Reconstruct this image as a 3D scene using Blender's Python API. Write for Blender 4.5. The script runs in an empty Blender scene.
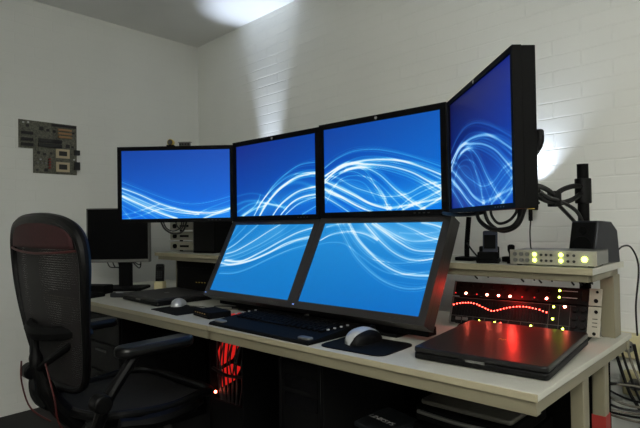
import bpy, bmesh, math, random
import numpy as np
from mathutils import Vector, Matrix, Euler
random.seed(7)
R = math.radians
scn = bpy.context.scene
COL = scn.collection

# ------------------------------------------------------------------ materials
def lin(c):
    return tuple(((v/255)/12.92 if v/255 <= .04045 else ((v/255+.055)/1.055)**2.4) for v in c)

def mat(name, rgb, rough=.5, metal=0., emit=None, estr=0., spec=.5, noise=0., nscale=40., bump=0., alpha=1., coat=0.):
    m = bpy.data.materials.new(name); m.use_nodes = True
    nt = m.node_tree; b = nt.nodes['Principled BSDF']
    c = lin(rgb)
    b.inputs['Base Color'].default_value = (*c, 1)
    b.inputs['Roughness'].default_value = rough
    b.inputs['Metallic'].default_value = metal
    b.inputs['Specular IOR Level'].default_value = spec
    b.inputs['Coat Weight'].default_value = coat
    b.inputs['Alpha'].default_value = alpha
    if emit:
        b.inputs['Emission Color'].default_value = (*emit, 1)
        b.inputs['Emission Strength'].default_value = estr
    if noise or bump:
        tc = nt.nodes.new('ShaderNodeTexCoord')
        n = nt.nodes.new('ShaderNodeTexNoise'); n.inputs['Scale'].default_value = nscale
        n.inputs['Detail'].default_value = 4
        nt.links.new(tc.outputs['Object'], n.inputs['Vector'])
        if noise:
            mr = nt.nodes.new('ShaderNodeMapRange')
            mr.inputs['From Min'].default_value = .3; mr.inputs['From Max'].default_value = .7
            mr.inputs['To Min'].default_value = 1-noise; mr.inputs['To Max'].default_value = 1+noise
            nt.links.new(n.outputs['Fac'], mr.inputs['Value'])
            mx = nt.nodes.new('ShaderNodeVectorMath'); mx.operation = 'SCALE'
            mx.inputs[0].default_value = c
            nt.links.new(mr.outputs['Result'], mx.inputs['Scale'])
            nt.links.new(mx.outputs['Vector'], b.inputs['Base Color'])
        if bump:
            bp = nt.nodes.new('ShaderNodeBump'); bp.inputs['Strength'].default_value = bump
            bp.inputs['Distance'].default_value = .002
            nt.links.new(n.outputs['Fac'], bp.inputs['Height'])
            nt.links.new(bp.outputs['Normal'], b.inputs['Normal'])
    return m

def brick_mat(name, rgb, depth):
    m = bpy.data.materials.new(name); m.use_nodes = True
    nt = m.node_tree; b = nt.nodes['Principled BSDF']; L = nt.links.new
    b.inputs['Roughness'].default_value = .6
    b.inputs['Specular IOR Level'].default_value = .3
    tc = nt.nodes.new('ShaderNodeTexCoord'); sp = nt.nodes.new('ShaderNodeSeparateXYZ')
    cb = nt.nodes.new('ShaderNodeCombineXYZ')
    L(tc.outputs['Object'], sp.inputs[0]); L(sp.outputs['X'], cb.inputs['X']); L(sp.outputs['Z'], cb.inputs['Y'])
    dn = nt.nodes.new('ShaderNodeTexNoise'); dn.inputs['Scale'].default_value = 7; dn.inputs['Detail'].default_value = 3
    L(tc.outputs['Object'], dn.inputs['Vector'])
    ds = nt.nodes.new('ShaderNodeVectorMath'); ds.operation = 'MULTIPLY_ADD'
    ds.inputs[1].default_value = (.012, .009, 0)
    L(dn.outputs['Color'], ds.inputs[0]); L(cb.outputs[0], ds.inputs[2])
    bt = nt.nodes.new('ShaderNodeTexBrick')
    bt.inputs['Scale'].default_value = 1; bt.inputs['Brick Width'].default_value = .22
    bt.inputs['Row Height'].default_value = .0627; bt.inputs['Mortar Size'].default_value = .004
    bt.inputs['Mortar Smooth'].default_value = .6; bt.inputs['Bias'].default_value = 0
    bt.inputs['Color1'].default_value = (1, 1, 1, 1); bt.inputs['Color2'].default_value = (.86, .86, .86, 1)
    bt.inputs['Mortar'].default_value = (0, 0, 0, 1)
    L(ds.outputs[0], bt.inputs['Vector'])
    n2 = nt.nodes.new('ShaderNodeTexNoise'); n2.inputs['Scale'].default_value = 60; n2.inputs['Detail'].default_value = 5
    L(tc.outputs['Object'], n2.inputs['Vector'])
    ad = nt.nodes.new('ShaderNodeMath'); ad.operation = 'MULTIPLY_ADD'; ad.inputs[1].default_value = .35
    L(n2.outputs['Fac'], ad.inputs[0]); 
    bw = nt.nodes.new('ShaderNodeRGBToBW'); L(bt.outputs['Color'], bw.inputs[0]); L(bw.outputs[0], ad.inputs[2])
    bp = nt.nodes.new('ShaderNodeBump'); bp.inputs['Strength'].default_value = 1
    bp.inputs['Distance'].default_value = depth
    L(ad.outputs[0], bp.inputs['Height']); L(bp.outputs['Normal'], b.inputs['Normal'])
    n3 = nt.nodes.new('ShaderNodeTexNoise'); n3.inputs['Scale'].default_value = 2.2
    L(tc.outputs['Object'], n3.inputs['Vector'])
    mr = nt.nodes.new('ShaderNodeMapRange'); mr.inputs['To Min'].default_value = .93; mr.inputs['To Max'].default_value = 1.05
    L(n3.outputs['Fac'], mr.inputs['Value'])
    sc = nt.nodes.new('ShaderNodeVectorMath'); sc.operation = 'SCALE'; sc.inputs[0].default_value = lin(rgb)
    L(mr.outputs[0], sc.inputs['Scale']); L(sc.outputs[0], b.inputs['Base Color'])
    return m

def mesh_fabric(name, rgb, open_frac, scale):
    """woven see-through net: opaque threads with open holes between"""
    m = bpy.data.materials.new(name); m.use_nodes = True
    nt = m.node_tree; b = nt.nodes['Principled BSDF']; L = nt.links.new
    b.inputs['Base Color'].default_value = (*lin(rgb), 1); b.inputs['Roughness'].default_value = .7
    tc = nt.nodes.new('ShaderNodeTexCoord')
    w1 = nt.nodes.new('ShaderNodeTexWave'); w1.bands_direction = 'X'; w1.inputs['Scale'].default_value = scale
    w2 = nt.nodes.new('ShaderNodeTexWave'); w2.bands_direction = 'Z'; w2.inputs['Scale'].default_value = scale*.6
    for w in (w1, w2): L(tc.outputs['Object'], w.inputs['Vector'])
    mx = nt.nodes.new('ShaderNodeMath'); mx.operation = 'MINIMUM'
    L(w1.outputs['Fac'], mx.inputs[0]); L(w2.outputs['Fac'], mx.inputs[1])
    th = nt.nodes.new('ShaderNodeMath'); th.operation = 'LESS_THAN'; th.inputs[1].default_value = 1-open_frac
    L(mx.outputs[0], th.inputs[0]); L(th.outputs[0], b.inputs['Alpha'])
    return m

M = {}
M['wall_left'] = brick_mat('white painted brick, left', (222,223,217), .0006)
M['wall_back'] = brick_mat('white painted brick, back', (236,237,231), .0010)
M['ceiling'] = mat('ceiling paint', (232,232,228), .8, noise=.03, nscale=3, bump=.2)
M['floor'] = mat('dark carpet', (34,33,33), .95, noise=.15, nscale=90, bump=.5)
M['desk'] = mat('pale grey laminate', (188,187,176), .42, noise=.02, nscale=160)
M['desk_edge'] = mat('cream edge band', (160,152,126), .5, noise=.03, nscale=30)
M['leg'] = mat('cream enamelled steel', (126,120,98), .45)
M['black'] = mat('black plastic', (8,8,8), .55, spec=.2, noise=.08, nscale=200)
M['matte'] = mat('matte black plastic', (7,7,7), .7, spec=.12)
M['bezel'] = mat('charcoal bezel plastic', (8,8,8), .65, spec=.1, noise=.06, nscale=150)
M['bezelL'] = mat('dark grey bezel plastic', (42,40,39), .35, spec=.5, noise=.06, nscale=150)
M['gloss'] = mat('glossy black plastic', (10,10,11), .15)
M['lid'] = mat('laptop lid graphite', (30,29,29), .3, spec=.28, noise=.05, nscale=300)
M['lidL'] = mat('laptop lid dull graphite', (30,29,30), .5)
M['silver'] = mat('silver plastic', (186,188,190), .3, metal=.35)
M['alu'] = mat('brushed aluminium face', (158,155,140), .45, metal=.1, noise=.05, nscale=90)
M['alud'] = mat('aluminium rim', (120,120,116), .4, metal=.6)
M['dark_alu'] = mat('dark aluminium', (70,70,68), .35, metal=.8)
M['red_tint'] = mat('dark red tint', (70,16,14), .5)  # on the chair's lever cables this red is light put into the colour
M['cable'] = mat('black cable rubber', (12,12,12), .45)
M['cablew'] = mat('white cable', (112,108,96), .5)
M['glass'] = mat('switched off screen', (4,4,5), .4, spec=.1)
M['red_tape'] = mat('red tape', (150,42,34), .6)
M['redp'] = mat('red plastic', (225,40,25), .4)
M['pcb'] = mat('green grey circuit board', (88,88,76), .5, noise=.55, nscale=110)
M['chip'] = mat('black chip', (20,20,20), .4)
M['slot_tan'] = mat('tan expansion slot', (146,114,76), .5)
M['socket'] = mat('pale processor socket', (186,172,142), .5)
M['cap'] = mat('red capacitor', (120,44,34), .5)
M['port'] = mat('port metal', (30,30,32), .4)
M['chair_frame'] = mat('graphite chair frame', (6,6,6), .42, spec=.18)
M['chair_red'] = mat('dark red chair top', (50,15,16), .85, noise=.3, nscale=120)
M['chair_mesh'] = mesh_fabric('woven chair mesh', (14,8,8), .15, 70)
M['chair_seat'] = mesh_fabric('woven seat mesh', (11,11,11), .1, 70)
M['leather'] = mat('black armrest vinyl', (10,10,10), .3, spec=.35)
M['box_grey'] = mat('printer grey plastic', (86,84,78), .5)
M['drawer'] = mat('dark drawer laminate', (17,17,18), .6, spec=.15)
M['slate'] = mat('slate plastic', (32,35,38), .5)
M['navy'] = mat('navy plastic', (34,42,64), .4)
M['speaker'] = mat('blue black speaker shell', (17,20,30), .45)
M['text'] = mat('pale print', (190,190,190), .5)
M['gold'] = mat('gold print', (190,150,90), .4, metal=.5)
M['socketw'] = mat('cream wall socket plastic', (204,195,152), .45)
M['amber'] = mat('yellow translucent plastic', (196,170,60), .3)
M['mould'] = mat('ceiling cornice paint', (205,205,200), .7)
def led(name, c, s): return mat(name, (30,5,5), .4, emit=c, estr=s)
M['led_r'] = led('lit red led', (1,.05,.035), 20)
M['led_R'] = led('bright red led', (1,.13,.08), 75)
M['led_rd'] = led('dim red led', (1,.03,.03), 1.3)
M['led_g'] = led('lit green led', (.62,.8,.08), 16)
M['led_G'] = led('lit green yellow lamp', (.72,1,.12), 7)
M['led_b'] = led('small blue led', (.2,.35,1), 1.5)
M['case_glow'] = led('red glow on inner case wall', (1,.02,.015), .55)
M['case_led'] = led('red case power led', (1,.12,.06), 40)

# ------------------------------------------------------------------ mesh builder
class MB:
    def __init__(s): s.v = []; s.f = []
    def add(s, vs, fs, m=None):
        n = len(s.v)
        for p in vs:
            p = Vector(p); s.v.append(tuple(m @ p if m else p))
        s.f += [tuple(i+n for i in f) for f in fs]; return s
    def box(s, c, d, m=None, rot=None):
        x, y, z = [a/2 for a in d]
        T = Matrix.Translation(c) @ (Euler(rot).to_matrix().to_4x4() if rot else Matrix())
        if m: T = m @ T
        vs = [(sx*x, sy*y, sz*z) for sx in (-1,1) for sy in (-1,1) for sz in (-1,1)]
        return s.add(vs, [(0,1,3,2),(4,6,7,5),(0,4,5,1),(2,3,7,6),(0,2,6,4),(1,5,7,3)], T)
    def tube(s, pts, r, n=8, closed=False, m=None, smooth=0):
        P = [Vector(p) for p in pts]
        if smooth: P = catmull(P, smooth, closed)
        k = len(P); rr = r if hasattr(r, '__len__') else [r]*k
        if len(rr) != k: rr = [rr[min(len(rr)-1, int(i*len(rr)/k))] for i in range(k)]
        vs = []; prev = None
        for i, p in enumerate(P):
            a = P[(i-1) % k] if closed or i else p; b = P[(i+1) % k] if closed or i < k-1 else p
            t = (b-a).normalized()
            if prev is None:
                u = t.orthogonal().normalized()
            else:
                u = (prev - t*prev.dot(t)); u = u.normalized() if u.length > 1e-6 else t.orthogonal().normalized()
            prev = u; w = t.cross(u)
            for j in range(n):
                an = 2*math.pi*j/n; vs.append(p+(u*math.cos(an)+w*math.sin(an))*rr[i])
        fs = []
        for i in range(k if closed else k-1):
            for j in range(n):
                i2 = (i+1) % k
                fs.append((i*n+j, i*n+(j+1) % n, i2*n+(j+1) % n, i2*n+j))
        if not closed:
            fs.append(tuple(range(n-1, -1, -1))); fs.append(tuple(range((k-1)*n, k*n)))
        return s.add(vs, fs, m)
    def cyl(s, a, b, r, r2=None, n=20, m=None):
        return s.tube([a, b], [r, r if r2 is None else r2], n, m=m)
    def prism(s, poly, z0, z1, m=None):
        n = len(poly)
        vs = [(x, y, z0) for x, y in poly]+[(x, y, z1) for x, y in poly]
        fs = [tuple(range(n-1, -1, -1)), tuple(range(n, 2*n))]+[(i, (i+1) % n, (i+1) % n+n, i+n) for i in range(n)]
        return s.add(vs, fs, m)
    def lathe(s, prof, n=24, m=None):
        vs = [(r*math.cos(2*math.pi*j/n), r*math.sin(2*math.pi*j/n), z) for r, z in prof for j in range(n)]
        fs = [(i*n+j, i*n+(j+1) % n, (i+1)*n+(j+1) % n, (i+1)*n+j) for i in range(len(prof)-1) for j in range(n)]
        fs += [tuple(range(n-1, -1, -1)), tuple(range((len(prof)-1)*n, len(prof)*n))]
        return s.add(vs, fs, m)
    def build(s, name, m, parent=None, bevel=0, seg=2, smooth=True):
        me = bpy.data.meshes.new(name); me.from_pydata(s.v, [], s.f); me.update()
        bm = bmesh.new(); bm.from_mesh(me); bmesh.ops.recalc_face_normals(bm, faces=bm.faces); bm.to_mesh(me); bm.free()
        o = bpy.data.objects.new(name, me); COL.objects.link(o)
        me.materials.append(M[m] if isinstance(m, str) else m)
        if smooth:
            me.shade_smooth()
            try: me.set_sharp_from_angle(angle=R(35))
            except Exception: pass
        if bevel:
            b = o.modifiers.new('bevel', 'BEVEL'); b.width = bevel; b.segments = seg; b.limit_method = 'ANGLE'; b.angle_limit = R(40)
        if parent: o.parent = parent
        return o

def catmull(P, k, closed=False):
    out = []; n = len(P)
    rng = n if closed else n-1
    for i in range(rng):
        if closed: a, b, c, d = P[(i-1) % n], P[i], P[(i+1) % n], P[(i+2) % n]
        else: a, b, c, d = P[max(i-1, 0)], P[i], P[i+1], P[min(i+2, n-1)]
        for j in range(k):
            t = j/k
            out.append(.5*((2*b)+(c-a)*t+(2*a-5*b+4*c-d)*t*t+(3*b-a-3*c+d)*t**3))
    if not closed: out.append(P[-1])
    return out

def tag(o, label, cat, group=None):
    o['label'] = label; o['category'] = cat
    if group: o['group'] = group
    return o
def thing(name, label, cat, loc=(0,0,0), rz=0, group=None):
    o = bpy.data.objects.new(name, None); COL.objects.link(o); o.empty_display_size = .05
    o.location = loc; o.rotation_euler = (0, 0, rz)
    return tag(o, label, cat, group)
def copy_tree(o, parent=None):
    c = o.copy(); COL.objects.link(c)
    if parent: c.parent = parent
    for ch in [x for x in KIDS[o.name]] if o.name in KIDS else list(o.children): copy_tree(ch, c)
    return c
KIDS = {}
def rrect(w, h, r, n=5):
    pts = []
    for cx, cy, a0 in ((w/2-r, h/2-r, 0), (-w/2+r, h/2-r, 90), (-w/2+r, -h/2+r, 180), (w/2-r, -h/2+r, 270)):
        for i in range(n+1):
            a = R(a0+90*i/n); pts.append((cx+r*math.cos(a), cy+r*math.sin(a)))
    return pts
def text_mesh(name, body, size, m, parent, mtx, extrude=.0004):
    cu = bpy.data.curves.new(name, 'FONT'); cu.body = body; cu.size = size; cu.extrude = extrude
    cu.align_x = 'CENTER'; cu.align_y = 'CENTER'
    t = bpy.data.objects.new('tmp', cu); COL.objects.link(t)
    bpy.context.view_layer.update()
    me = bpy.data.meshes.new_from_object(t.evaluated_get(bpy.context.evaluated_depsgraph_get()))
    bpy.data.objects.remove(t); me.name = name
    me.transform(mtx); me.materials.clear(); me.materials.append(M[m])
    o = bpy.data.objects.new(name, me); COL.objects.link(o)
    if parent: o.parent = parent
    return o

CURVES = {
 'M1': [
   ([(-0.001,0.548),(0.121,0.468),(0.306,0.347),(0.49,0.243),(0.655,0.205),(0.819,0.235),(0.997,0.308)],0.0069,0.5),
   ([(-0.001,0.457),(0.158,0.36),(0.343,0.224),(0.526,0.127),(0.673,0.083),(0.818,0.073),(0.928,0.1),(0.997,0.135)],0.0115,1),
   ([(-0.001,0.402),(0.177,0.272),(0.379,0.136),(0.544,0.08),(0.709,0.053)],0.0092,0.7),
   ([(-0.001,0.341),(0.158,0.223),(0.305,0.115),(0.416,0.043),(0.507,-0.006)],0.0138,1),
   ([(-0.001,0.291),(0.158,0.156),(0.268,0.066),(0.342,-0.008)],0.0092,0.5),
   ([(-0.001,0.204),(0.102,0.114),(0.176,0.054),(0.231,-0.005)],0.0092,0.4),
   ([(-0.002,0.064),(0.102,0.091),(0.232,0.154),(0.343,0.21)],0.0138,0.35),
   ([(-0.002,-0.006),(0.158,0.04),(0.342,0.137),(0.49,0.148)],0.0138,0.35),
   ([(0.672,0.042),(0.8,0.14),(0.997,0.25)],0.0115,0.35),
   ([(0.745,-0.008),(0.873,0.061),(0.997,0.127)],0.0115,0.7),
   ([(-0.002,0.16),(0.046,0.057),(0.08,-0.008)],0.0092,0.5),
   ([(-0.001,0.32),(0.306,0.138),(0.672,0.028),(0.997,0.092)],0.0923,0.25),
 ],
 'M2': [
   ([(0.3,0.122),(0.485,0.38),(0.659,0.538),(0.823,0.631),(1.001,0.642)],0.009,0.5),
   ([(0.315,-0.002),(0.424,0.179),(0.601,0.369),(0.795,0.479),(1.005,0.509)],0.0181,1),
   ([(0.235,-0.006),(0.363,0.215),(0.544,0.406),(0.714,0.51),(0.9,0.522),(1.005,0.489)],0.0121,0.5),
   ([(0.483,-0.006),(0.6,0.154),(0.793,0.292),(1.003,0.34)],0.0121,0.8),
   ([(0.584,0.0),(0.711,0.147),(0.845,0.219),(1.002,0.243)],0.0121,0.8),
   ([(0.641,0.002),(0.765,0.115),(0.897,0.181),(1.002,0.208)],0.009,0.6),
   ([(0.83,-0.004),(1.001,0.103)],0.009,0.5),
   ([(0.001,0.17),(0.137,0.213),(0.3,0.203),(0.483,0.144),(0.656,0.105)],0.0241,0.3),
   ([(0.0,0.061),(0.17,0.161),(0.331,0.178),(0.542,0.126),(0.656,0.074)],0.0181,0.35),
   ([(0.001,0.29),(0.204,0.318),(0.394,0.261),(0.542,0.141)],0.0151,0.2),
   ([(0.035,-0.008),(0.17,0.078),(0.268,0.156),(0.326,0.282)],0.0151,0.4),
   ([(0.485,0.302),(0.658,0.395),(0.821,0.408),(1.003,0.317)],0.0362,0.25),
   ([(0.069,-0.008),(0.235,0.092),(0.393,0.133)],0.0151,0.5),
   ([(0.103,0.031),(0.542,0.172),(1.003,0.26)],0.1206,0.22),
 ],
 'M3': [
   ([(-0.003,0.535),(0.125,0.635),(0.287,0.698),(0.464,0.69),(0.63,0.635),(0.807,0.546),(1.007,0.422)],0.0081,0.5),
   ([(-0.004,0.382),(0.152,0.515),(0.338,0.571),(0.559,0.56),(0.741,0.506),(0.889,0.418),(1.005,0.338)],0.0135,1),
   ([(0.011,0.448),(0.206,0.557),(0.388,0.531),(0.582,0.489),(0.762,0.405),(0.888,0.303),(1.003,0.198)],0.0135,1),
   ([(-0.004,0.348),(0.124,0.462),(0.311,0.503),(0.487,0.477),(0.673,0.395),(0.825,0.295),(1.002,0.123)],0.0081,0.5),
   ([(-0.004,0.382),(0.123,0.302),(0.283,0.191),(0.434,0.08),(0.6,0.016)],0.0135,1),
   ([(-0.004,0.287),(0.149,0.185),(0.308,0.068),(0.445,-0.008)],0.0135,1),
   ([(-0.003,0.45),(0.124,0.409),(0.284,0.288),(0.435,0.211),(0.578,0.154),(0.737,0.172),(0.866,0.248),(1.004,0.277)],0.0081,0.5),
   ([(-0.005,0.196),(0.121,0.097),(0.242,-0.006)],0.0108,0.8),
   ([(0.151,0.458),(0.286,0.504),(0.388,0.462),(0.484,0.269),(0.577,0.062),(0.611,0.0)],0.0108,0.45),
   ([(0.206,0.491),(0.363,0.503),(0.51,0.406),(0.648,0.224),(0.779,0.08),(0.873,-0.003)],0.0135,0.75),
   ([(0.068,0.391),(0.192,0.467),(0.311,0.452),(0.436,0.336),(0.543,0.171),(0.576,0.011)],0.0081,0.5),
   ([(0.577,0.023),(0.757,0.052),(1.002,0.109)],0.0135,0.7),
   ([(0.69,-0.003),(0.843,0.091),(1.003,0.193)],0.0108,0.6),
   ([(0.82,-0.009),(0.925,0.057),(1.002,0.123)],0.0108,0.7),
   ([(0.039,0.243),(0.178,0.396),(0.336,0.41),(0.485,0.331),(0.624,0.135),(0.712,0.005)],0.0081,0.4),
   ([(0.009,0.111),(0.123,0.336),(0.258,0.371),(0.386,0.31),(0.483,0.114)],0.0081,0.3),
   ([(1.004,0.249),(0.886,0.203),(0.758,0.12),(0.645,-0.001)],0.0081,0.4),
   ([(0.125,0.535),(0.338,0.619),(0.583,0.581),(0.806,0.458),(1.005,0.291)],0.0081,0.3),
   ([(0.01,0.245),(0.203,0.148),(0.383,0.02)],0.0081,0.5),
   ([(-0.004,0.247),(0.283,0.255),(0.578,0.138),(1.003,0.193)],0.1218,0.25),
 ],
 'L1': [
   ([(0.042,0.253),(0.244,0.279),(0.414,0.361),(0.606,0.503),(0.814,0.64),(1.011,0.725)],0.0109,0.5),
   ([(-0.004,0.409),(0.17,0.397),(0.401,0.475),(0.578,0.591),(0.782,0.747),(1.014,0.838)],0.0136,1),
   ([(0.042,0.451),(0.268,0.451),(0.473,0.586),(0.679,0.76),(0.84,0.881),(1.006,0.953)],0.0136,1),
   ([(0.016,0.359),(0.279,0.42),(0.493,0.526),(0.686,0.656),(0.85,0.764),(1.011,0.81)],0.0109,0.6),
   ([(0.021,0.548),(0.153,0.603),(0.333,0.753),(0.479,0.897),(0.604,1.002)],0.0109,0.7),
   ([(0.011,0.613),(0.112,0.715),(0.231,0.881),(0.317,1.008)],0.0191,0.45),
   ([(0.004,0.712),(0.087,0.864),(0.158,1.004)],0.0191,0.4),
   ([(0.015,0.482),(0.2,0.557),(0.432,0.708),(0.616,0.881),(0.707,1.0)],0.0136,0.4),
   ([(0.048,0.436),(0.269,0.529),(0.491,0.694),(0.697,0.866),(0.829,1.001)],0.0136,0.35),
   ([(0.001,0.847),(0.038,0.999)],0.0164,0.4),
   ([(0.033,0.516),(0.281,0.656),(0.606,0.912)],0.1091,0.25),
 ],
 'L2': [
   ([(-0.001,0.716),(0.112,0.752),(0.257,0.734),(0.422,0.603),(0.575,0.481),(0.708,0.416),(0.84,0.42),(1.002,0.47)],0.0096,0.35),
   ([(0.123,0.999),(0.258,0.781),(0.378,0.601),(0.52,0.448),(0.666,0.334),(0.813,0.274),(0.923,0.274),(1.002,0.305)],0.0096,0.55),
   ([(0.23,0.997),(0.355,0.799),(0.499,0.637),(0.651,0.502),(0.783,0.429),(0.897,0.412),(1.003,0.417)],0.0144,1),
   ([(0.008,0.775),(0.109,0.858),(0.266,0.892),(0.407,0.862),(0.53,0.788)],0.012,0.8),
   ([(0.377,0.996),(0.523,0.818),(0.678,0.661),(0.809,0.583),(0.921,0.577),(1.001,0.604)],0.012,0.9),
   ([(0.443,0.995),(0.597,0.864),(0.717,0.764),(0.846,0.683),(1.006,0.677)],0.012,1),
   ([(0.176,0.998),(0.344,0.752),(0.512,0.579),(0.642,0.544),(0.781,0.534),(0.992,0.595)],0.0072,0.45),
   ([(0.475,0.995),(0.611,0.894),(0.769,0.794),(0.883,0.783),(1.0,0.813)],0.012,0.5),
   ([(0.65,0.999),(0.804,0.91),(0.91,0.839),(1.005,0.805)],0.0096,0.7),
   ([(0.843,1.002),(0.942,0.967),(1.011,0.933)],0.0144,1),
   ([(0.024,0.956),(0.125,0.989),(0.24,1.004)],0.0168,0.6),
   ([(0.694,0.88),(0.849,0.867),(0.998,0.896)],0.012,0.3),
   ([(0.39,0.939),(0.719,0.851),(1.005,0.855)],0.0961,0.3),
 ],
}
CURVES['M4'] = CURVES['M3']

# ------------------------------------------------------------------ camera
cam = bpy.data.cameras.new('camera'); co = bpy.data.objects.new('camera', cam); COL.objects.link(co)
cam.sensor_width = 36; cam.sensor_fit = 'HORIZONTAL'; cam.lens = 527.56/640*36; cam.clip_start = .05
cr = Vector((.7313, .6819, -.0160)); cf = Vector((-.6819, .7313, .0152)); cf.normalize()
cr = (cr - cf*cr.dot(cf)).normalized(); cu_ = cr.cross(cf)
co.matrix_world = Matrix(((cr.x, cu_.x, -cf.x, 1.635), (cr.y, cu_.y, -cf.y, -1.139), (cr.z, cu_.z, -cf.z, 1.096), (0,0,0,1)))
scn.camera = co

# ------------------------------------------------------------------ room
CH = 2.476
def struct(name, mb, m, **k):
    o = mb.build(name, m, **k); o['kind'] = 'structure'; return o
CX, CY = -1.855, 1.228
ab = math.atan2(-.0627, .998)
w = struct('wall_back', MB().box((2.75, .06, CH/2), (5.7, .12, CH)), 'wall_back', smooth=False); w.location = (CX, CY, 0); w.rotation_euler = (0,0,ab)
al = math.atan2(-.9995, .032)
# left wall: local +x runs from the corner towards the camera side
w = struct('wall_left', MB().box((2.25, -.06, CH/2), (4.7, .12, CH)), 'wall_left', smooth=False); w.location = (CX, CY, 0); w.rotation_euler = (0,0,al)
struct('wall_right', MB().box((3.65, -1.2, CH/2), (.12, 5.2, CH)), 'wall_left', smooth=False)
struct('wall_front', MB().box((.95, -3.3, CH/2), (5.5, .12, CH)), 'wall_left', smooth=False)
struct('floor', MB().box((.9, -1., -.05), (5.8, 5.0, .1)), 'floor', smooth=False)
struct('ceiling', MB().box((.9, -1., CH+.05), (5.8, 5.0, .1)), 'ceiling', smooth=False)

# ------------------------------------------------------------------ desks and shelves
DZ = .72
def desk(name, label, x0, x1, legs):
    t = thing(name, label, 'desk', ((x0+x1)/2, .4, 0), 0, None)
    wd = x1-x0
    MB().box((0, .0015, DZ-.008), (wd-.002, .797, .016)).build('tabletop', 'desk', t, bevel=.0015)
    MB().box((0, -.4, DZ-.0085), (wd-.002, .004, .017)).build('edge_band', 'desk_edge', t, bevel=.001)
    MB().box((0, -.382, DZ-.034), (wd-.012, .026, .032)).box((0, .382, DZ-.034), (wd-.012, .026, .032)).box((wd/2-.03, 0, DZ-.034), (.04, .738, .032)).box((-wd/2+.03, 0, DZ-.034), (.04, .738, .032)).build('frame_rail', 'leg', t, bevel=.002)
    MB().box((0, .372, .36), (wd-.12, .008, .60)).build('shade_panel', 'matte', t)  # black sheet added to darken the wall showing under the desk
    for i, (lx, ly, tape) in enumerate(legs):
        l = MB().box((lx-(x0+x1)/2, ly-.4, (DZ-.05)/2+.003), (.036, .046, DZ-.056)).build('leg', 'leg', t, bevel=.003)
        MB().box((lx-(x0+x1)/2, ly-.4, .0035), (.045, .055, .007)).build('foot', 'matte', l)
        if tape:
            z = MB().box((lx-(x0+x1)/2, ly-.4, .44), (.039, .049, .12)).build('tape', 'red_tape', l)
            z['label'] = 'red tape round the leg'
    return t
desk('desk', 'pale grey desk section on the right, under the tilted monitors and closed laptop', 0, 1.2, [(1.152, .425, 0), (1.152, .62, 1), (.06, .70, 0), (.62, .74, 0)])
desk('desk', 'pale grey desk section on the left, running behind the office chair', -1.62, -.003, [(-.60, .74, 0), (-1.55, .10, 0), (-1.55, .74, 0)])

def riser(label, x0, x1, z):
    t = thing('desk_shelf', label, 'shelf', ((x0+x1)/2, .6, DZ), 0)
    wd = x1-x0; h = z-DZ
    MB().box((0, 0, h-.0095), (wd, .33, .019)).build('shelf_board', 'desk', t, bevel=.0015)
    MB().box((0, -.1655, h-.0095), (wd, .003, .019)).build('edge_band', 'desk_edge', t, bevel=.001)
    MB().box((0, -.142, h-.030), (wd-.03, .02, .022)).box((0, .142, h-.030), (wd-.03, .02, .022)).box((wd/2-.02, 0, h-.030), (.02, .264, .022)).box((-wd/2+.02, 0, h-.030), (.02, .264, .022)).build('frame_rail', 'leg', t, bevel=.002)
    for sx in (-1, 1):
        for y in ((.118,) if sx > 0 else (0.,)):
            MB().box((sx*(wd/2-.03), y, (h-.041)/2), (.04, .07, h-.041)).build('leg', 'leg', t, bevel=.002)
    return t
riser('pale raised shelf holding the audio interface and speaker, above the red-lit rack', 0.02, 1.19, .955)
riser('pale raised shelf at the left holding the stack of small boxes', -1.14, 0.0, .937)

# ------------------------------------------------------------------ big monitors
SW, SH = .518, .324
def srgb2lin(a):
    a = np.clip(a, 0, 1); return np.where(a <= .04045, a/12.92, ((a+.055)/1.055)**2.4)
def screen_rgb(U, V, key, grad, tint, gain):
    asp = SW/SH
    X = U*math.sqrt(asp); Yv = V/math.sqrt(asp)
    glow = np.zeros_like(U)
    strands = []
    for i, (pts, wd, br) in enumerate(CURVES[key]):
        strands.append((pts, wd, br))
        if wd < .05 and br >= .45:
            for j, (du, dv, k) in enumerate(((.008, .019, .5), (-.010, -.026, .42), (.0, .044, .25))):
                n_ = max(1, len(pts)-1)
                strands.append(([(p[0]+du, p[1]+dv*(1.25-.9*((q/n_+.3*i) % 1.))) for q, p in enumerate(pts)] if j != 1 else [(p[0]+du, p[1]+dv*(.3+1.0*q/n_)) for q, p in enumerate(pts)], wd*.6, br*k))
    for pts, wd, br in strands:
        P = catmull([Vector((p[0]*math.sqrt(asp), p[1]/math.sqrt(asp), 0)) for p in pts], 10)
        d2 = np.full_like(U, 9.)
        for a, b in zip(P[:-1], P[1:]):
            dx, dy = b.x-a.x, b.y-a.y; l2 = dx*dx+dy*dy+1e-12
            t = np.clip(((X-a.x)*dx+(Yv-a.y)*dy)/l2, 0, 1)
            d2 = np.minimum(d2, (X-a.x-t*dx)**2+(Yv-a.y-t*dy)**2)
        s = wd*(.62 if wd > .05 else .38)
        if wd > .05: glow += br*np.exp(-d2/(2*s*s))
        else: glow += br*(.88*np.exp(-d2/(2*s*s))+.06*np.exp(-d2/(2*(3.*s)**2)))
    glow = (glow*gain)[..., None]
    (tl, tr, bl, brr) = [np.array(c)/255 for c in grad]
    u = U[..., None]; v = V[..., None]
    base = (tl*(1-u)+tr*u)*v+(bl*(1-u)+brr*u)*(1-v)
    tint = np.array(tint)/255; white = np.array((.93, .98, 1.))
    g1 = np.clip(glow*1.5, 0, 1); col = base*(1-g1)+tint*g1
    g2 = np.clip((glow-.42)*1.7, 0, 1); col = col*(1-g2)+white*min(1, gain)*g2+col*g2*(1-min(1, gain))
    return srgb2lin(col)
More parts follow.
